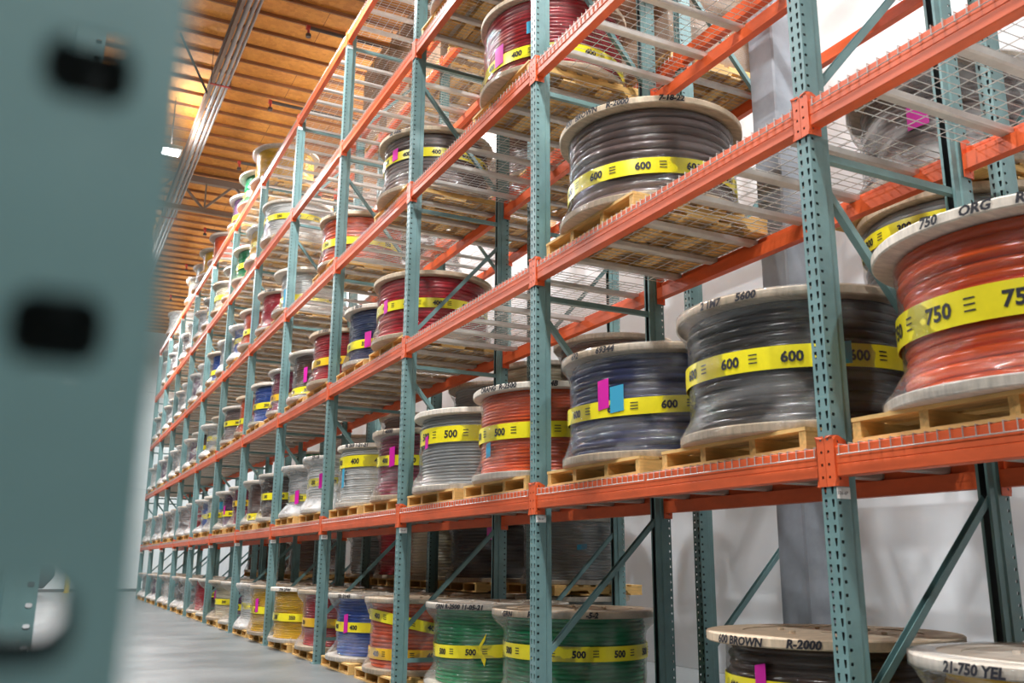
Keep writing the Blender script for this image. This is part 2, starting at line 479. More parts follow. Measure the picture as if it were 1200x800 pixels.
# lamps
LENS = bpy.data.materials.new('lamp_lens'); LENS.use_nodes = True
lb = LENS.node_tree.nodes['Principled BSDF']; lb.inputs['Emission Color'].default_value = (0.9, 0.95, 1, 1); lb.inputs['Emission Strength'].default_value = 30
for j, (x, y) in enumerate(LAMP_SPOTS):
    where = ('over the aisle, ' + ORD[j] if j < 6 else 'over the neighbouring aisle, ' + ORD[j-6] if j < 10 else 'between rear rack and wall, ' + ORD[j-10]) + ' from the camera end'
    t = thing('high_bay_lamp', 'white square LED high bay lamp ' + where, 'lamp', (x, y, LAMP_Z), group='high bay lamps')
    b = MB(); b.box((-0.2, -0.2, 0), (0.2, 0.2, 0.08)); ob('housing', b.mesh('housing', mat('lamp_housing', (0.6, 0.6, 0.6), 0.4), bevel=0.01), t)
    b = MB(); b.box((-0.16, -0.16, -0.012), (0.16, 0.16, 0.0)); ob('lens', b.mesh('lens', LENS), t)
    b = MB(); b.rod((0, 0, 0.08), (0, 0, CEIL-LAMP_Z), 0.012); ob('hanger_rod', b.mesh('hanger_rod', DARK), t)
    li = bpy.data.lights.new('lamp_light', 'AREA'); li.shape = 'SQUARE'; li.size = 0.32; li.energy = LAMP_POWER*(0.7 if x > 5 else 1); li.color = (0.95, 0.98, 1.0)
    lo = ob('lamp_light', li, t, (0, 0, -0.02))
    lu = li.copy(); lu.energy = LAMP_POWER*0.16; lu.size = 0.3
    lo = ob('ceiling_fill_light', lu, t, (0, 0, 0.10)); lo.rotation_euler = (PI, 0, 0)  # upward light added above the housing to brighten the ceiling

POST_SHADE = mat('post_inside_shade', (0.035, 0.045, 0.045), 0.6)  # dark colour standing in for the shade inside the hollow posts
# ------------------------------------------------------------------ upright frames
POST_H = Z1 + 4*DZ + 0.205
def post_mesh():
    V, Fc, M = [], [], []
    T = 0.0025
    def face(pts, n):           # outer skin and inside skin of the rolled sheet, the inside coloured as shade
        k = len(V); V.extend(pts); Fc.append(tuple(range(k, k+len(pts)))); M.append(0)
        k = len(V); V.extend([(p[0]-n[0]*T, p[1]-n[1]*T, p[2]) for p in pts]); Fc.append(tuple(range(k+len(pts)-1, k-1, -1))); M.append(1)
    def rim(pts, n):            # cut edge of a hole
        k = len(V); q = len(pts)
        V.extend(pts); V.extend([(p[0]-n[0]*T, p[1]-n[1]*T, p[2]) for p in pts])
        for a in range(q):
            b = (a+1) % q
            Fc.append((k+a, k+b, k+q+b, k+q+a)); M.append(0)
    zoff = (Z1 + 0.037) % PITCH_H
    nrow = int(POST_H/PITCH_H)
    zs = [zoff + PITCH_H*k for k in range(nrow) if zoff + PITCH_H*k + 0.03 < POST_H]
    ys = [0, 0.0122, 0.0262, 0.0500, 0.0640, PW]
    hh, prev, N = 0.0155, 0.0, (-1, 0)
    def quad(y0, y1, z0, z1): face([(0, y0, z0), (0, y1, z0), (0, y1, z1), (0, y0, z1)], N)
    for z in zs:
        quad(0, PW, prev, z-hh)
        for i in (0, 2, 4): quad(ys[i], ys[i+1], z-hh, z+hh)
        for i in (1, 3):
            a, c = ys[i], ys[i+1]
            face([(0, a, z-hh), (0, a+0.003, z-hh), (0, a, z+hh*0.2)], N); face([(0, c, z-hh), (0, c, z+hh*0.2), (0, c-0.003, z-hh)], N)
            rim([(0, a+0.003, z-hh), (0, c-0.003, z-hh), (0, c, z+hh*0.2), (0, c, z+hh), (0, a, z+hh), (0, a, z+hh*0.2)], N)
        prev = z+hh
    quad(0, PW, prev, POST_H)
    xs = [0, 0.0092, 0.0252, 0.075]
    h2, cc = 0.0068, 0.003
    for sgn, y in ((0, 0.0), (1, PW)):
        N = (0, -1) if sgn == 0 else (0, 1)
        def sq(x0, x1, z0, z1): face([(x0, y, z0), (x1, y, z0), (x1, y, z1), (x0, y, z1)], N)
        prev = 0.0
        for z in zs:
            sq(0, xs[3], prev, z-h2); sq(0, xs[1], z-h2, z+h2); sq(xs[2], xs[3], z-h2, z+h2)
            for (cx, sx) in ((xs[1], 1), (xs[2], -1)):
                for sz in (-1, 1):
                    face([(cx, y, z+sz*h2), (cx+sx*cc, y, z+sz*h2), (cx, y, z+sz*(h2-cc))], N)
            a, c = xs[1], xs[2]
            rim([(a+cc, y, z-h2), (c-cc, y, z-h2), (c, y, z-h2+cc), (c, y, z+h2-cc), (c-cc, y, z+h2), (a+cc, y, z+h2), (a, y, z+h2-cc), (a, y, z-h2+cc)], N)
            prev = z+h2
        sq(0, xs[3], prev, POST_H)
        d = 1 if sgn == 0 else -1
        yi, yl = y + d*0.008, y + d*0.022
        face([(0.075, y, 0), (0.082, yi, 0), (0.082, yi, POST_H), (0.075, y, POST_H)], N)
        face([(0.082, yi, 0), (0.118, yi, 0), (0.118, yi, POST_H), (0.082, yi, POST_H)], N)
        face([(0.118, yi, 0), (0.118, yl, 0), (0.118, yl, POST_H), (0.118, yi, POST_H)], (1, 0))
        rim([(0.118, yl, 0), (0.118, yl, POST_H)], (1, 0))
    me = bpy.data.meshes.new('post')
    me.from_pydata(V, [], Fc)
    me.materials.append(TEAL); me.materials.append(POST_SHADE)
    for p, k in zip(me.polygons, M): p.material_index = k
    return me
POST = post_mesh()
FOOT = (lambda b: (b.box((-0.02, -0.02, 0), (0.13, PW+0.02, 0.010)), b.mesh('foot_plate', TEAL))[1])(MB())
def brace_mesh(p, q, nm):
    mb = MB()
    d = (Vector(q)-Vector(p)).normalized()
    n = Vector((-d.z, 0, d.x))*0.019
    p, q = Vector(p), Vector(q)
    # channel: web plus two flanges
    mb.bar(p, q, 0.034, 0.003)
    for sy in (-0.0155, 0.0155):
        o = Vector((0, sy, 0)) + n*0.85
        mb.bar(p+o, q+o, 0.003, 0.032)
    return mb.mesh(nm, TEAL)
YM = PW/2
STRUTS = [brace_mesh((0.085, YM, z), (DEPTH-0.085, YM, z), 'strut') for z in (0.235, 2.785, 4.315, 5.86, 7.385)]
DIAGS = [brace_mesh((a, YM, z0), (c, YM, z1), 'diagonal_brace') for a, z0, c, z1 in ((0.09, 0.48, 0.955, 1.34), (0.09, 2.64, 0.955, 1.62), (0.09, 3.10, 0.955, 4.08), (0.09, 5.62, 0.955, 4.61), (0.09, 6.12, 0.955, 7.10))]
LAB = (lambda b: (b.box((0.002, -0.0012, 0), (0.074, 0, 0.046)), b.mesh('location_label', PAPER))[1])(MB())
def label_text():
    mb = MB()
    V, Fc, w = flat_text('126-6P', 0.020)
    mb.v = [(0.009+x, -0.0018, 0.016+y) for x, y in V]; mb.f = list(Fc)
    return mb.mesh('printed_lettering', INK)
LABT = label_text()

def upright(name_lab, loc, rz=0.0, group=None, labels=()):
    t = thing('rack_upright', name_lab, 'rack upright', loc, rz, group, 'thing')
    for k in (0, 1):
        # rear post is the front post turned about
        ob('post', POST, t, (0, 0, 0.0) if k == 0 else (DEPTH, PW, 0.0), 0 if k == 0 else PI)
        ob('foot_plate', FOOT, t, (0, 0, 0) if k == 0 else (DEPTH, PW, 0), 0 if k == 0 else PI)
    for s in STRUTS: ob('strut', s, t)
    for s in DIAGS: ob('diagonal_brace', s, t)
    for z in labels:
        l = ob('location_label', LAB, t, (0, -0.0005, z))
        ob('printed_lettering', LABT, l)
    return t
for i in range(-1, 12):
    nm = 'teal perforated upright frame hidden beyond the cut-off bay of the front rack' if i < 0 else (f'teal perforated upright frame, {ORD[i]} in the front rack from the camera end' if i < 11 else 'teal perforated upright frame ending the front rack by the far wall')
    upright(nm, (X0, Y0 + BAY*i, 0), 0, 'front rack uprights', (Z1-0.048, Z1+4*DZ-0.048) if i >= 0 else ())
for i in range(-1, 12):
    nm = 'rear rack upright frame beyond the cut-off bay by the white wall' if i < 0 else f'teal upright frame, {ORD[i]} in the rear rack against the white wall'
    upright(nm, (X2, Y0 + BAY*i, 0), 0, 'rear rack uprights')
# neighbouring rack whose post stands right beside the camera
LX, LY = 0.0160, 0.177
upright('blurred teal upright frame standing right beside the camera', (LX, LY + PW, -0.0044), PI, 'neighbouring rack uprights')
upright('next teal upright frame seen through the blurred post hole', (LX, 2.665 + PW, 0), PI, 'neighbouring rack uprights')

# ------------------------------------------------------------------ crossbars (load beams)
def bar_profile_mesh(L0, L1, sx):
    mb = MB()
    prof = [(0, 0), (0, BAR_H), (0.026, BAR_H), (0.028, BAR_H-0.040), (0.060, BAR_H-0.042), (0.060, 0)]
    # pressed seam along the lower third of the face
    prof = [(0, 0.003), (0.0, 0.045), (0.003, 0.048), (0.0, 0.051), (0, BAR_H-0.004), (0.004, BAR_H), (0.026, BAR_H), (0.028, BAR_H-0.040), (0.060, BAR_H-0.042), (0.060, 0), (0.003, 0)]
    mb.prism([(sx*x, z) for x, z in prof], 'y', L0, L1)
    return mb.mesh('bar', ORANGE)
def connector_mesh(ypost, sy, sx):
    """angle plate on a post: face half on the post front, flange along the post side. ypost: side of the post, sy: +1 if the post lies at smaller y"""
    mb = MB()
    h = 0.203
    ya, yb = ypost - sy*0.037, ypost + sy*0.0075
    yk = ypost - sy*0.0195
    x = -0.0075
    r = 0.0055
    zs = [0.037 + PITCH_H*k for k in range(4)]
    cols = [ya, yk - sy*r, yk + sy*r, yb]
    prev = 0
    def row(z0, z1, skip=False):
        for i in range(3):
            if skip and i == 1: continue
            mb.quadgrid((sx*x, cols[i], z0), (sx*x, cols[i+1], z0), (sx*x, cols[i+1], z1), (sx*x, cols[i], z1))
    for z in zs:
        row(prev, z-r); row(z-r, z+r, True); prev = z+r
    row(prev, h-0.012)
    mb.quadgrid((sx*x, ya+sy*0.008, h), (sx*x, yb, h), (sx*x, yb, h-0.012), (sx*x, cols[2], h-0.012), (sx*x, cols[1], h-0.012), (sx*x, ya, h-0.012))
    xs = [x, 0.012, 0.022, 0.062]
    prev = 0
    for z in (0.030, 0.178):
        for (z0, z1, sk) in ((prev, z-0.005, False), (z-0.005, z+0.005, True)):
            for i in range(3):
                if sk and i == 1: continue
                mb.quadgrid((sx*xs[i], yb, z0), (sx*xs[i+1], yb, z0), (sx*xs[i+1], yb, z1), (sx*xs[i], yb, z1))
        prev = z+0.005
    for i in range(3):
        mb.quadgrid((sx*xs[i], yb, prev), (sx*xs[i+1], yb, prev), (sx*xs[i+1], yb, h-(0.02 if i == 2 else 0)), (sx*xs[i], yb, h))
    return mb.mesh('connector', ORANGE, solid=0.0035)
BARM, CONM = {}, {}
for sx in (1, -1):
    BARM[sx] = bar_profile_mesh(PW+0.008, BAY-0.008, sx)
    CONM[sx] = (connector_mesh(PW, 1, sx), connector_mesh(BAY, -1, sx))
SEENRACK = {1: 'front rack', 2: 'rear rack'}
def crossbar(rack, b, plate_z, face, label, group):
    x = {(1, 'f'): X0, (1, 'r'): X0+DEPTH, (2, 'f'): X2, (2, 'r'): X2+DEPTH}[(rack, face)]
    sx = 1 if face == 'f' else -1
    t = thing('rack_crossbar', label, 'rack beam', (x, Y0+BAY*b, plate_z), 0, group, 'thing')
    ob('bar', BARM[sx], t, (0, 0, BAR_UP))
    for c in CONM[sx]: ob('connector', c, t)
# ------------------------------------------------------------------ wire decks
DW = 1.185
def deck_meshes():
    mb = MB()
    r = 0.0026
    xs0, xs1 = -0.0075, DEPTH+0.0075
    zt = 0.0
    n = 24
    for i in range(n):
        y = 0.006 + (DW-0.012)*i/(n-1)
        mb.rod((xs0, y, zt), (xs1, y, zt), r, 4, False)
        mb.rod((xs0, y, zt+r), (xs0, y, zt-0.042), r, 4)
        mb.rod((xs1, y, zt+r), (xs1, y, zt-0.042), r, 4)
    k = 10
    for i in range(k):
        x = 0.05 + (DEPTH-0.10)*i/(k-1)
        mb.rod((x, 0, zt-0.004), (x, DW, zt-0.004), r, 4, False)
    for x in (xs0-0.004, xs1+0.004): mb.rod((x, 0, zt-0.040), (x, DW, zt-0.040), r, 4)
    wire = mb.mesh('wire_mesh', WIRE)
    mb = MB()
    pr = [(-0.032, -0.009), (-0.028, -0.036), (-0.018, -0.042), (0.018, -0.042), (0.028, -0.036), (0.032, -0.009), (0.028, -0.008), (0.022, -0.034), (-0.022, -0.034), (-0.028, -0.008)]
    mb.prism(pr, 'x', 0.030, DEPTH-0.030)
    return wire, mb.mesh('support_channel', STEEL)
DWIRE, DCH = deck_meshes()
def deck(rack, b, k, z, label, group):
    t = thing('wire_deck', label, 'wire shelf deck', (X0 if rack == 1 else X2, Y0+BAY*b+(0.09 if k == 0 else 1.30), z), 0, group)
    ob('wire_mesh', DWIRE, t)
    for f in (0.17, 0.5, 0.83): ob('support_channel', DCH, t, (0, DW*f, 0))
for b in range(-1, 11):
    for lv in (1, 2, 3, 4, 5):
        if b < 0 and lv > 2: continue
        zp = Z1 + DZ*(lv-1)
        for face, fn in (('f', 'front'), ('r', 'back')):
            crossbar(1, b, zp, face, f'orange {fn} crossbar of the {LVN[lv]} shelf, {bayname(b)} of the front rack', 'front rack crossbars')
        for k in (0, 1):
            deck(1, b, k, zp + BAR_UP + BAR_H + 0.003, f'wire mesh deck on the {LVN[lv]} shelf, {bayname(b)}, {["near", "far"][k]} half', 'front rack wire decks')
R2L = {'low': 0.762, 'floor': -0.002, 'middle': 2.30, 'high': 5.0, 'uppermost': 7.57}
for b in range(-1, 9):
    for nm, zd in R2L.items():
        if nm in ('low', 'floor'): continue
        if nm == 'uppermost' and not 1 <= b <= 4: continue
        if nm == 'high' and (b > 5 or b < 0): continue
        if nm == 'middle' and b > 6: continue
        zp = zd - 0.004 - BAR_H - BAR_UP
        for face, fn in (('f', 'front'), ('r', 'back')):
            crossbar(2, b, zp, face, f'orange {fn} crossbar of the {nm} level, {bayname(b)} of the rear rack', 'rear rack crossbars')
        for k in (0, 1):
            if b == 0 and k == 1: continue      # the building column passes here
            deck(2, b, k, zp + BAR_UP + BAR_H + 0.003, f'wire mesh deck on the {nm} level, {bayname(b)} of rear rack, {["near", "far"][k]} half', 'rear rack wire decks')

# ------------------------------------------------------------------ pallets
PD, PWID, PH = 1.0, 1.03, 0.098
def pallet_meshes():
    rr = random.Random(3)
    top, bot, st = MB(), MB(), MB()
    n = 7
    w = [0.13, 0.085, 0.085, 0.085, 0.085, 0.085, 0.13]
    gap = (PD - sum(w))/(n-1)
    x = -PD/2
    for i in range(n):
        top.box((x, -PWID/2, PH-0.016), (x+w[i], PWID/2, PH)); x += w[i]+gap
    for x, ww in ((-PD/2, 0.14), (-0.21, 0.1), (0.11, 0.1), (PD/2-0.14, 0.14)):
        bot.box((x, -PWID/2, 0.0), (x+ww, PWID/2, 0.015))
    for nb in (0,):
        pr = [(-PD/2+0.004, 0.015), (-0.34, 0.015), (-0.32, 0.045), (-0.13, 0.045), (-0.11, 0.015), (0.11, 0.015), (0.13, 0.045), (0.32, 0.045), (0.34, 0.015), (PD/2-0.004, 0.015), (PD/2-0.004, PH-0.016), (-PD/2+0.004, PH-0.016)]
        st.prism(pr, 'y', -0.02, 0.02)
    return top.mesh('top_boards', PINE), bot.mesh('bottom_boards', PINE), st.mesh('stringer', PINE2)
PTOP, PBOT, PST = pallet_meshes()
def pallet(x, y, z, label, group='pallets under the reels'):
    t = thing('pallet', label, 'pallet', (x + 0.012 + R.uniform(-.015, .015), y, z), R.uniform(-.012, .012), group)
    ob('top_boards', PTOP, t); ob('bottom_boards', PBOT, t)
    for s in (-1, -0.36, 0.36, 1): ob('stringer', PST, t, (0, s*(PWID/2-0.021), 0))
    return t

# ------------------------------------------------------------------ cable reels
FT, GAP = 0.045, 0.562            # flange thickness, width between the flanges
RH = 2*FT + GAP
_C = {}
def flange_mesh(Rf, pale, top):
    k = ('fl', round(Rf, 3), pale, top)
    if k not in _C:
        mb = MB()
        c = 0.006
        h = FT
        mb.lathe([(0.045, 0), (Rf-c, 0), (Rf, c), (Rf, h-c), (Rf-c, h), (Rf*0.70, h), (Rf*0.70, h-0.004), (0.045, h-0.004)], 72, closed=True)
        # bolts on the outside face
        for i in range(6):
            t = i*PI/3
            for zz in ((h-0.006, h+0.008) if top else (0, 0.001),):
                mb.rod((0.24*math.cos(t), 0.24*math.sin(t), zz[0]), (0.24*math.cos(t), 0.24*math.sin(t), zz[1]), 0.014, 6)
        _C[k] = mb.mesh('flange', PLY2 if pale else PLY, smooth=35)
    return _C[k]
def cable_mesh(rc, turns, col, seed):
    k = ('ca', rc, turns, col, seed)
    if k not in _C:
        rr = random.Random(seed)
        prof = []
        p = GAP/turns
        for i in range(turns):
            rj = rc - p*0.5 + rr.uniform(-1, 0.6)*0.30*p
            for a in (-84, -45, 0, 45, 84):
                t = math.radians(a)
                prof.append((rj + p*0.5*math.cos(t), p*(i+0.5) + p*0.5*math.sin(t)))
        ph = [rr.uniform(0, 6.28) for _ in range(3)]
        def fn(r, z, t, j):
            i = j//5
            return r + 0.0025*math.sin(2*t+ph[0]+i*1.3) , z + 0.0025*math.sin(3*t+ph[1]+i*.35) * math.sin(PI*min(1, max(0, z/GAP)))
        mb = MB()
        mb.lathe([(0.10, 0)] + prof + [(0.10, GAP)], 72, fn)
        _C[k] = mb.mesh('cable', CMAT[col], smooth=180)
    return _C[k]
def film_mesh(Rf, rc, kind, seed, tight=False):
    k = ('fi', round(Rf, 3), rc, kind, seed, tight)
    if k not in _C:
        rr = random.Random(seed)
        mb = MB()
        e = 0.004
        prof = [(Rf*0.84, RH+e), (Rf*0.95, RH+e), (Rf+e, RH+e*.6), (Rf+e, RH-FT*.5), (Rf+e, RH-FT)]
        n = 26
        hi = rr.uniform(0.16, 0.30); lo = rr.uniform(0.16, 0.30)
        if tight:
            prof = [(rc*0.9, RH-FT-0.006), (rc*0.985, RH-FT-0.008)]
            hi = 0.001
        for i in range(1, n):
            u = i/n
            z = RH-FT - GAP*u
            a = max(0, 1-u/hi); c = max(0, 1-(1-u)/lo)
            q = max(a, c)
            q = q*q*(3-2*q)*0.6 + q*q*0.4
            prof.append((rc+0.011 + (Rf-rc-0.011)*q, z))
        prof += [(Rf+e, FT), (Rf+e, FT*.5), (Rf+e, 0.004)]
        ph = [rr.uniform(0, 6.28) for _ in range(8)]
        def fn(r, z, t, j):
            w = 0.0017*(math.sin(11*t+ph[0]+z*20) + 0.8*math.sin(23*t+ph[1]-z*45) + 0.6*math.sin(41*t+ph[2]+z*30))
            mid = max(0, min(1, (Rf-r)/max(0.02, Rf-rc)))
            if tight and j < 2: return r, z
            if 4 < j < len(prof)-3:
                sh = 1 + 0.35*math.sin(3*t+ph[3])
                r2 = r - 0.003 + w*0.8 + (1-mid)*mid*0.10*math.sin(5*t+ph[4]) + 0.0022*(1+math.sin(z*70+3*math.sin(2*t+ph[5])))*mid
                return max(r2, rc+0.005), z + 0.006*math.sin(4*t+ph[6])
            return r + abs(w)*0.35, z
        mb.lathe(prof, 120, fn)
        _C[k] = mb.mesh('stretch_wrap', FILM[kind], smooth=180)
    return _C[k]
def tape_mesh(r, z, h, tilt, m):
    mb = MB()
    def fn(rr_, zz, t, j): return rr_, zz + (tilt[0]*math.sin(t-tilt[1]) if tilt else 0)
    mb.lathe([(r-0.002, z-h/2), (r, z-h/2), (r+0.0015, z), (r, z+h/2), (r-0.002, z+h/2)], 72, fn, closed=True)
    return mb.mesh('tape_band', m, smooth=40)

SLOTS_USED = []
def reel(x, y, z, color, label, num=None, Rf=0.58, rc=0.50, turns=18, film=2, zt=0.5, th=0.095, tilt=None, amber=False, off=0.0, tags=(), rim=None, pale=None, group='cable reels on the front rack', tape2=None, tail=False, tight=False):
    seed = R.randrange(1000)
    t = thing('cable_reel', label, 'cable reel', (x, y, z), 0, group)
    pale = (R.random() < .5) if pale is None else pale
    ob('flange', flange_mesh(Rf, pale, False), t)
    fl = ob('flange', flange_mesh(Rf, pale, True), t, (0, 0, FT+GAP))
    ob('cable', cable_mesh(rc, turns, color, seed % 3), t, (0, 0, FT), (seed % 7)*0.9)
    tc = math.atan2(-y, -x)             # the side of the reel that faces the aisle end
    far = y > 19
    for idx, tp in enumerate([(zt, tilt, amber)] + ([tape2] if tape2 else [])):
        if not num: break
        zf, tl, am = tp
        zc = FT + GAP*zf
        rt_ = rc + (0.0185 if film in (1, 2) else 0.004)
        if tl: tl = (tl[0], tc + tl[1])
        tb = ob('tape_band', tape_mesh(rt_, zc, th, tl, TAPEO if am else TAPE), t)
        if not far:
            size = th*0.64
            w = flat_text(num, size, 0.03, 0.0026)[2]
            sp = max(0.29, w*2.3)/rt_
            n = int(2*PI/sp); sp = 2*PI/n
            mb = MB()
            for i in range(n):
                if mb.v:
                    ob('printed_lettering', mb.mesh('printed_lettering', INK), tb); mb = MB()
                a = tc + off + (i - n//2)*sp - w/rt_/2
                bend_text(mb, num, size, rt_+0.0035, a, zc-size*0.36, 0.03, 0.0026, tl)
                if y < 9:       # the small unreadable print block between the numbers
                    for q in range(3):
                        s0 = a + w/rt_ + sp*0.16; s1 = s0 + sp*0.14
                        zz = zc + (q-1)*size*0.28
                        k = len(mb.v)
                        for tt, dz in ((s0, 0), ((s0+s1)/2, 0), (s1, 0), (s1, .006), ((s0+s1)/2, .006), (s0, .006)):
                            o2 = tl[0]*math.sin(tt-tl[1]) if tl else 0
                            mb.v.append(((rt_+.0035)*math.cos(tt), (rt_+.0035)*math.sin(tt), zz+dz+o2))
                        mb.f += [(k, k+1, k+4, k+5), (k+1, k+2, k+3, k+4)]
            ob('printed_lettering', mb.mesh('printed_lettering', INK), tb)
    for (c, a, zf, hh, ww) in tags:
        mb = MB()
        r = rc + 0.022
        n = 6
        A0 = tc + a - ww/r/2
        for i in range(n+1):
            s = A0 + ww/r*i/n
            for rr_, zz in ((r, -hh/2), (r+0.002, -hh/2), (r+0.002, hh/2), (r, hh/2)):
                mb.v.append((rr_*math.cos(s), rr_*math.sin(s), FT+GAP*zf+zz + 0.012*(i/n)))
        for i in range(n):
            for j in range(4):
                mb.f.append((i*4+j, (i+1)*4+j, (i+1)*4+(j+1) % 4, i*4+(j+1) % 4))
        mb.f += [(0, 1, 2, 3), (n*4+3, n*4+2, n*4+1, n*4)]
        s_ = ob('sticker', mb.mesh('sticker', PINK if c == 'pink' else CYAN), t)
        s_['label'] = {'pink': 'bright pink sticker', 'cyan': 'light blue sticker'}[c]
    if rim:
        for s, a in rim:
            mb = MB()
            bend_text(mb, s, 0.050, Rf+0.010, tc + a, RH-FT+0.006, 0.22, 0.0022, None, 0.0015)
            ob('marker_lettering', mb.mesh('marker_lettering', INK), fl, (0, 0, -(FT+GAP)))
    if film:
        ob('stretch_wrap', film_mesh(Rf, rc, film, seed % 4, film == 1 or tight), t)
    if tail:
        mb = MB()
        r = rc+0.02
        for k, (a, bb) in enumerate(((0.0, 0.10), (-0.01, -0.09))):
            A = tc + 0.12 + off
            n = len(mb.v)
            for s, zz in ((0, -.02), (0.10, bb-.03), (0.12, bb+.02), (0.0, .02)):
                for rr_ in (r, r+0.004):
                    mb.v.append((rr_*math.cos(A+s), rr_*math.sin(A+s), FT+GAP*zt+zz))
            mb.f += [(n, n+2, n+4, n+6), (n+1, n+7, n+5, n+3), (n, n+1, n+3, n+2), (n+2, n+3, n+5, n+4), (n+4, n+5, n+7, n+6), (n+6, n+7, n+1, n)]
        ob('tape_tail', mb.mesh('tape_tail', TAPE), t)
    return t

XC1, XC2 = X0+DEPTH/2, X2+DEPTH/2
FILMW = {0: 'bare', 1: 'thinly-wrapped', 2: 'film-wrapped', 3: 'heavily-wrapped'}
def put(lv, b, s, color, xc=XC1, **kw):
    y = slot_y(b, s) + R.uniform(-.015, .015)
    z = 0 if lv == 0 else deck_z(lv)
    place = f'{LV[lv]}, {bayname(b)}, {["near","far"][s]} half'
    num = kw.get('num')
    lab = f'{FILMW[kw.get("film", 2)]} {color} cable reel' + (f' marked {num}' if num else '') + ' ' + place
    pallet(xc, y, z, 'pine pallet under the ' + color + ' reel ' + place)
    reel(xc, y, z+PH+0.001, color, lab, **kw)

# floor
put(0, -1, 1, 'yellow', xc=3.33, num='750', Rf=.60, rc=.49, turns=14, film=2, zt=.35, rim=[('21-750 YEL', -.80)], pale=True, off=.3)
put(0, 0, 0, 'dark-brown', xc=3.41, num='600', Rf=.58, rc=.48, turns=14, film=1, zt=.66, rim=[('600 BROWN', -.98), ('R-2000', -.32), ('2', .42)], tags=[('pink', -.66, .70, .17, .06)], pale=False, off=.2)
put(0, 1, 0, 'green', xc=3.48, num='500', Rf=.59, rc=.49, turns=19, film=2, zt=.60, rim=[('GRN', -.95), ('R-2500', -.55), ('-5-2', .12)], pale=False, off=.05)
put(0, 1, 1, 'green', xc=3.46, num='500', Rf=.59, rc=.50, turns=20, film=2, zt=.48, rim=[('GRN R-2500 11-05-21', -.95)], pale=True, off=-.4, tilt=(.03, .3), tail=True)
put(0, 2, 0, 'orange', num='400', Rf=.56, rc=.49, turns=16, film=2, zt=.62, tilt=(-.11, .2), tape2=(.22, None, True), pale=False, off=-.42)
put(0, 2, 1, 'blue', num='400', Rf=.56, rc=.45, turns=18, film=2, zt=.50, tags=[('pink', -.85, .55, .18, .06)], rim=[('SIL 2145', -.9)], pale=True)
put(0, 3, 0, 'red', num='350', Rf=.56, rc=.47, turns=20, film=2, zt=.45, amber=True)
put(0, 3, 1, 'yellow', num='350', Rf=.60, rc=.53, turns=26, film=1, zt=.45, rim=[('774 2PW', -.9)], pale=True)
put(0, 4, 0, 'yellow', num='250', Rf=.60, rc=.55, turns=24, film=2, zt=.50, tags=[('pink', -1.0, .6, .18, .07)], amber=False)
put(0, 4, 1, 'white', num='250', Rf=.56, rc=.45, turns=18, film=3, zt=.5)
put(0, 5, 0, 'purple', num='250', Rf=.57, rc=.38, turns=18, film=2, zt=.38)
put(0, 5, 1, 'cream', num='300', Rf=.57, rc=.42, turns=18, film=2, zt=.45)
put(0, 6, 0, 'black', num='250', Rf=.55, rc=.40, turns=18, film=2, zt=.6, tags=[('pink', -.5, .6, .16, .08)])
put(0, 6, 1, 'red', Rf=.55, rc=.40, turns=18, film=2)
for b in range(7, 11):
    put(0, b, 0, 'grey', Rf=.56, rc=.45, turns=18, film=3)
    put(0, b, 1, ['black', 'white', 'purple', 'grey'][b-7], Rf=.56, rc=.42, turns=18, film=3)
# lowest shelf
put(1, -1, 1, 'orange', num='750', Rf=.59, rc=.50, turns=13, film=1, zt=.48, rim=[('750', -.62), ('ORG', -.36), ('R1500', -.06)], pale=True, th=.125, off=-.1)
put(1, 0, 0, 'black', num='600', Rf=.60, rc=.545, turns=12, film=2, zt=.52, rim=[('2 1M7', -.80), ('5600', -.45)], th=.105, off=-.05, tags=[('cyan', .30, .52, .10, .12)], pale=False)
put(1, 0, 1, 'navy', num='600', Rf=.585, rc=.535, turns=14, film=2, zt=.50, rim=[('692', -1.0), ('69344', -.62)], tags=[('pink', -.58, .58, .17, .075), ('cyan', -.42, .52, .15, .085)], tilt=(.035, .9), off=.12, pale=False)
put(1, 1, 0, 'orange', num='500', Rf=.60, rc=.535, turns=24, film=1, zt=.50, rim=[('ORANG', -1.02), ('R-2500', -.68), ('7-14B', -.15)], pale=True, off=-.18, amber=False, th=.11, tags=[('cyan', -.98, .28, .10, .06)])
put(1, 1, 1, 'grey', num='500', Rf=.60, rc=.525, turns=22, film=1, zt=.72, tags=[('pink', -1.05, .62, .10, .05)], th=.13, off=.05, pale=True)
put(1, 2, 0, 'maroon', num='400', Rf=.55, rc=.48, turns=16, film=2, zt=.55, rim=[('1 4000', -.9)], tags=[('pink', -.75, .62, .18, .07)], tilt=(-.02, .0), off=.3)
put(1, 2, 1, 'white', num='400', Rf=.54, rc=.49, turns=24, film=1, zt=.76, rim=[('FR 203 1-21-21', -.95)], tags=[('cyan', -1.1, .45, .2, .05)], th=.12, off=-.15, pale=True)
put(1, 3, 0, 'white', num='350', Rf=.585, rc=.50, turns=18, film=3, zt=.55, rim=[('27-18', -.9)], tags=[('pink', -.72, .56, .17, .07)], off=.2)
put(1, 3, 1, 'grey', num='350', Rf=.56, rc=.44, turns=18, film=3, zt=.36, tags=[('pink', -.8, .36, .17, .07)])
put(1, 4, 0, 'dark-brown', num='300', Rf=.59, rc=.52, turns=14, film=2, zt=.52, off=.1)
put(1, 4, 1, 'brown', num='250', Rf=.57, rc=.46, turns=30, film=2, zt=.12, off=.1, pale=True)
put(1, 5, 0, 'maroon', num='300', Rf=.56, rc=.46, turns=18, film=2, zt=.6, amber=True)
put(1, 5, 1, 'purple', num='300', Rf=.57, rc=.42, turns=18, film=2, zt=.4, tags=[('pink', -.3, .66, .18, .1), ('pink', -1.1, .5, .15, .06)])
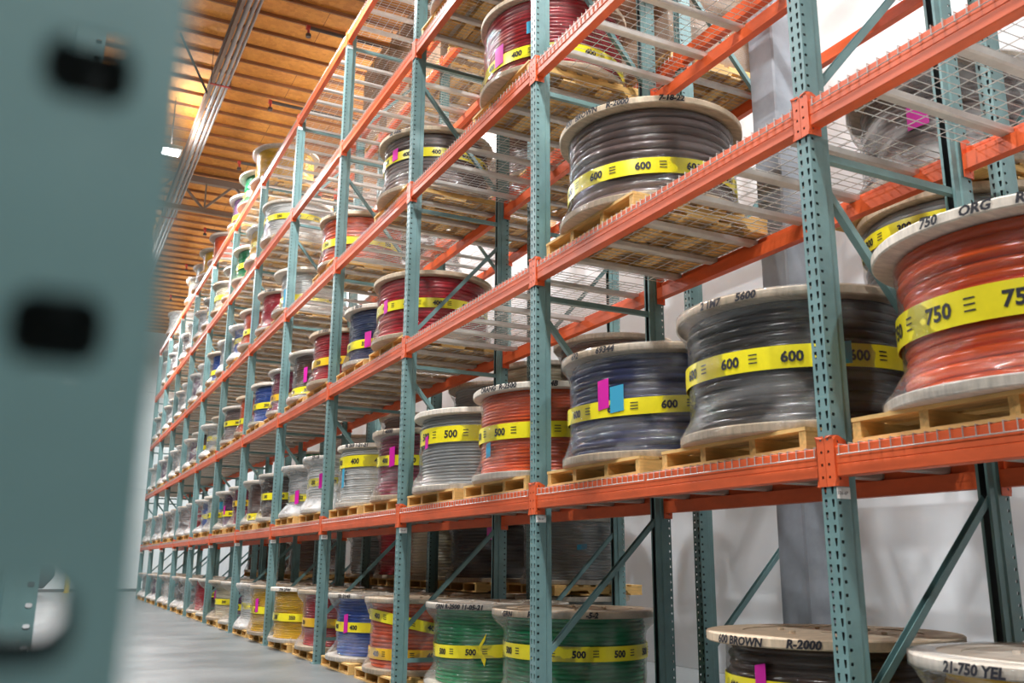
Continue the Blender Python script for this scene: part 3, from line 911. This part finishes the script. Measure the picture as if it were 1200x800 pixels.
put(1, 6, 0, 'white', num='250', Rf=.57, rc=.47, turns=16, film=1, zt=.45, tags=[('cyan', -.5, .75, .14, .09)], pale=True)
put(1, 6, 1, 'blue', num='250', Rf=.56, rc=.40, turns=18, film=3, zt=.5)
put(1, 7, 0, 'red', Rf=.55, rc=.44, turns=18, film=3)
put(1, 7, 1, 'greyish-brown', Rf=.57, rc=.5, turns=18, film=3)
for b in range(8, 11):
    put(1, b, 0, 'white', Rf=.56, rc=.48, turns=18, film=3)
    put(1, b, 1, ['brown', 'grey', 'white'][b-8], Rf=.56, rc=.48, turns=18, film=3)
# second shelf
put(2, 0, 1, 'greyish-brown', num='600', Rf=.595, rc=.525, turns=11, film=1, zt=.32, rim=[('600', -1.05), ('BROWN', -.86), ('R-2000', -.44), ('7-18-22', .10)], pale=False, th=.10, off=-.08)
put(2, 2, 0, 'red', num='400', Rf=.60, rc=.54, turns=15, film=1, zt=.52, tags=[('pink', -.95, .52, .13, .06)], pale=False, off=.08)
put(2, 2, 1, 'navy', num='350', Rf=.54, rc=.47, turns=24, film=1, zt=.32, rim=[('1L 0010', -.95), ('00021', -.3)], tags=[('pink', -.55, .38, .17, .08)], pale=True)
put(2, 3, 0, 'red', num='350', Rf=.60, rc=.53, turns=20, film=1, zt=.40, amber=True, rim=[('21 3002', -.9), ('44', -.2)], off=.15)
put(2, 3, 1, 'brown', num='300', Rf=.56, rc=.47, turns=20, film=2, zt=.15, tags=[('pink', -.7, .5, .2, .06)], pale=True)
put(2, 4, 0, 'maroon', num='350', Rf=.55, rc=.48, turns=18, film=2, zt=.35, amber=True)
put(2, 4, 1, 'blue', num='250', Rf=.56, rc=.48, turns=20, film=1, zt=.45, tail=True)
put(2, 5, 0, 'orange', num='350', Rf=.55, rc=.46, turns=18, film=1, zt=.35, tags=[('pink', -.4, .6, .25, .1)])
put(2, 5, 1, 'greyish-brown', num='300', Rf=.57, rc=.5, turns=14, film=2, zt=.55, pale=True)
put(2, 6, 0, 'green', Rf=.55, rc=.42, turns=18, film=2)
put(2, 6, 1, 'grey', num='250', Rf=.57, rc=.42, turns=18, film=3, zt=.6)
put(2, 7, 0, 'brown', num='250', Rf=.56, rc=.42, turns=18, film=2, zt=.5)
put(2, 7, 1, 'purple', Rf=.56, rc=.42, turns=18, film=3)
for b in range(8, 11):
    put(2, b, 0, ['white', 'white', 'grey'][b-8], Rf=.56, rc=.46, turns=18, film=3)
    put(2, b, 1, ['grey', 'purple', 'white'][b-8], Rf=.56, rc=.46, turns=18, film=3)
# third shelf
put(3, 1, 0, 'red', num='400', Rf=.595, rc=.54, turns=18, film=1, zt=.22, tags=[('pink', -.85, .30, .16, .1), ('cyan', -.30, .56, .10, .08)], pale=False)
put(3, 2, 0, 'greyish-brown', tight=True, num='400', Rf=.60, rc=.53, turns=13, film=2, zt=.62, rim=[('40 4400', -.9)], tags=[('pink', -.85, .66, .12, .08)], pale=False)
put(3, 3, 0, 'orange', tight=True, num='350', Rf=.55, rc=.49, turns=12, film=2, zt=.42, rim=[('1 002 40', -.9)], off=.1)
put(3, 4, 0, 'white', num='600', Rf=.57, rc=.44, turns=18, film=1, zt=.30, tags=[('cyan', -1.0, .3, .3, .06)], pale=True)
put(3, 4, 1, 'red', Rf=.56, rc=.46, turns=30, film=1, rim=[('A 1500 00', -.9)], pale=True)
put(3, 5, 0, 'orange', num='250', Rf=.60, rc=.50, turns=26, film=1, zt=.40, pale=True)
put(3, 5, 1, 'blue', num='250', Rf=.57, rc=.45, turns=18, film=3, zt=.6)
put(3, 6, 0, 'grey', Rf=.56, rc=.47, turns=18, film=3)
put(3, 6, 1, 'blue', num='250', Rf=.56, rc=.44, turns=14, film=2, zt=.35)
put(3, 7, 0, 'white', Rf=.56, rc=.47, turns=18, film=3)
put(3, 7, 1, 'purple', Rf=.56, rc=.47, turns=18, film=3)
for b in range(8, 11):
    put(3, b, 0, 'white', Rf=.56, rc=.46, turns=18, film=3)
    put(3, b, 1, 'grey', Rf=.56, rc=.46, turns=18, film=3)
# fourth shelf
put(4, 1, 0, 'grey', Rf=.57, rc=.5, turns=18, film=2)
put(4, 1, 1, 'white', Rf=.57, rc=.5, turns=18, film=2)
put(4, 4, 1, 'white', num='250', Rf=.59, rc=.53, turns=18, film=1, zt=.58, pale=True)
put(4, 5, 0, 'yellow', num='250', Rf=.60, rc=.50, turns=20, film=3, zt=.55, pale=True)
put(4, 5, 1, 'green', num='250', Rf=.60, rc=.50, turns=20, film=1, zt=.45, pale=True)
put(4, 6, 0, 'maroon', Rf=.56, rc=.44, turns=18, film=2)
put(4, 6, 1, 'cream', num='300', Rf=.58, rc=.50, turns=18, film=2, zt=.5)
put(4, 7, 0, 'purple', num='300', Rf=.57, rc=.46, turns=18, film=3, zt=.5)
put(4, 7, 1, 'grey', Rf=.57, rc=.46, turns=18, film=3)
for b in range(8, 11):
    put(4, b, 0, 'white', Rf=.56, rc=.48, turns=18, film=3)
    if b < 10: put(4, b, 1, 'greyish-brown', Rf=.56, rc=.48, turns=18, film=3)
# top shelf
put(5, 5, 0, 'yellow', Rf=.60, rc=.51, turns=18, film=2, pale=True)
put(5, 5, 1, 'green', num='250', Rf=.60, rc=.48, turns=18, film=2, zt=.35, pale=True)
put(5, 6, 0, 'purple', num='250', Rf=.56, rc=.46, turns=18, film=2, zt=.3)
put(5, 7, 0, 'orange', Rf=.56, rc=.44, turns=22, film=2, pale=True)
put(5, 7, 1, 'yellow', Rf=.60, rc=.48, turns=22, film=2, pale=True)
put(5, 8, 0, 'grey', Rf=.56, rc=.46, turns=18, film=3)
put(5, 8, 1, 'cream', Rf=.56, rc=.46, turns=18, film=3)
put(5, 10, 0, 'white', Rf=.57, rc=.50, turns=18, film=3)

# rear rack loads
def put2(lvn, b, s, color, dz=0, xo=0.05, **kw):
    y = slot_y(b, s); z = R2L[lvn] + 0.0025 + dz
    extra = ' stacked uppermost' if dz or lvn == 'low' else ''
    lvn_ = 'floor' if lvn == 'low' else lvn + ' level'
    lvn_ = 'floor level' if lvn == 'floor' else lvn_
    place = f'{lvn_}, {bayname(b)} of rear rack, {["near","far"][s]} half'
    pallet(XC2+xo, y, z, f'pallet{extra[:8]} under the {color} reel, {place}', 'pallets in the rear rack')
    reel(XC2+xo, y, z+PH+0.001, color, f'{FILMW[kw.get("film", 2)]} {color} reel{extra}, {place}', group='cable reels on the rear rack', **kw)
put2('middle', 0, 0, 'grey', num='300', Rf=.58, rc=.54, turns=14, film=1, zt=.78)
put2('middle', 0, 0, 'greyish-brown', dz=0.765, Rf=.58, rc=.50, turns=16, film=3, tags=[('pink', -.3, .55, .14, .12)])
put2('low', 2, 0, 'grey', xo=0.32, Rf=.53, rc=.49, turns=20, film=2, tags=[('cyan', .2, .55, .05, .10)])
put2('low', 2, 1, 'black', Rf=.57, rc=.5, turns=16, film=2, tags=[('pink', -.1, .85, .16, .10)])
put2('low', 3, 0, 'cream', Rf=.57, rc=.5, turns=16, film=2, tags=[('pink', -.5, .75, .2, .08)])
put2('low', 3, 1, 'red', Rf=.57, rc=.5, turns=16, film=2)
put2('low', 4, 0, 'grey', Rf=.57, rc=.5, turns=16, film=2)
put2('low', 5, 1, 'brown', Rf=.57, rc=.5, turns=16, film=2)
put2('low', 7, 0, 'brown', Rf=.57, rc=.5, turns=16, film=1)
put2('middle', 2, 0, 'cream', num='250', Rf=.58, rc=.52, turns=16, film=1, zt=.5, tags=[('pink', -.7, .35, .14, .08)], amber=True)
put2('middle', 2, 1, 'grey', Rf=.58, rc=.5, turns=18, film=2)
put2('middle', 3, 1, 'greyish-brown', Rf=.58, rc=.5, turns=18, film=2)
put2('middle', 1, 1, 'brown', Rf=.57, rc=.5, turns=18, film=2)
put2('middle', 4, 1, 'white', Rf=.57, rc=.5, turns=18, film=2)
put2('middle', 5, 1, 'green', Rf=.57, rc=.5, turns=18, film=2)
put2('high', 0, 0, 'grey', Rf=.57, rc=.5, turns=18, film=3, tags=[('pink', -.3, .3, .16, .2)])
put2('high', 2, 0, 'greyish-brown', Rf=.57, rc=.5, turns=18, film=2)
put2('high', 2, 1, 'white', Rf=.57, rc=.5, turns=18, film=3)
put2('high', 3, 1, 'brown', Rf=.57, rc=.5, turns=18, film=3)
for (b_, s_) in ((2, 0), (2, 1), (3, 0), (3, 1), (4, 0), (5, 1), (7, 0)):
    put2('floor', b_, s_, xo=0.32 if (b_, s_) == (2, 0) else 0.05, color=['grey', 'brown', 'black', 'maroon'][(b_*2+s_) % 4], Rf=.58, rc=.50, turns=18, film=0)
def carton(lvn, b, s, h, nm):
    y = slot_y(b, s); z = R2L[lvn] + 0.0025
    place = f'{lvn} level, {bayname(b)} of rear rack, {["near","far"][s]} half'
    pallet(XC2, y, z, f'pallet under the carton, {place}', 'pallets in the rear rack')
    t = thing('carton', f'{nm} brown carton, {place}', 'carton', (XC2, y, z+PH+0.001), 0, 'cartons in the rear rack')
    mb = MB(); mb.box((-0.48, -0.48, 0), (0.48, 0.48, h)); ob('carton_body', mb.mesh('carton_body', CARTON, bevel=0.008), t)
    mb = MB(); mb.box((-0.482, -0.03, h-0.15), (0.482, 0.03, h+0.002)); ob('parcel_tape', mb.mesh('parcel_tape', TAPEO), t)
    mb = MB()
    n = 14
    pts = [(-.487, -.487), (.487, -.487), (.487, .487), (-.487, .487)]
    for k in range(n+1):
        zz = 0.03 + (h-0.08)*k/n
        for q in range(4):
            a, c = pts[q], pts[(q+1) % 4]
            for i in range(8):
                u = i/8
                ox, oy = a[0]+(c[0]-a[0])*u, a[1]+(c[1]-a[1])*u
                f = 1 + 0.008*math.sin(u*21+k*1.7+q)*(0 if i == 0 else 1)
                mb.v.append((ox*f + .004*math.copysign(1, ox), oy*f + .004*math.copysign(1, oy), zz))
    for k in range(n):
        for i in range(32):
            j = (i+1) % 32
            mb.f.append((k*32+i, k*32+j, (k+1)*32+j, (k+1)*32+i))
    ob('stretch_wrap', mb.mesh('stretch_wrap', FILM[2], smooth=60), t)
carton('high', 1, 0, 0.95, 'square film-wrapped')
carton('high', 1, 1, 1.10, 'square film-wrapped')
for b, s, h in ((2, 0, 1.5), (2, 1, 1.6), (3, 0, 1.6), (3, 1, 1.45), (4, 0, 1.55)):
    carton('uppermost', b, s, h, 'tall film-wrapped')

# ------------------------------------------------------------------ things by the far wall
t = thing('bollard', 'yellow steel bollard by the far wall, seen through the post hole', 'bollard', (1.12, 36.9, 0))
b = MB(); b.lathe([(0, 0), (0.12, 0), (0.12, 0.02), (0.085, 0.02), (0.085, 1.05), (0.06, 1.10), (0.0, 1.12)], 24); ob('bollard_post', b.mesh('bollard_post', YEL, smooth=40), t)
t = thing('hopper_cart', 'dark grey rounded tub on a red base near the far wall', 'hopper cart', (0.10, 33.0, 0))
b = MB()
b.prism([(-0.8, 0.25), (0.22, 0.25), (0.50, 0.62), (0.50, 0.88), (0.40, 0.98), (-0.8, 1.02)], 'y', -0.45, 0.45); ob('tub', b.mesh('tub', TUB, bevel=0.03), t)
b = MB(); b.box((-0.75, -0.35, 0.10), (0.0, 0.35, 0.28)); ob('base_frame', b.mesh('base_frame', RED), t)
for sx_ in (-0.65, -0.08):
    for sy_ in (-0.3, 0.3):
        b = MB(); b.rod((sx_, sy_-0.03, 0.07), (sx_, sy_+0.03, 0.07), 0.07, 14); ob('wheel', b.mesh('wheel', TUB, smooth=40), t)
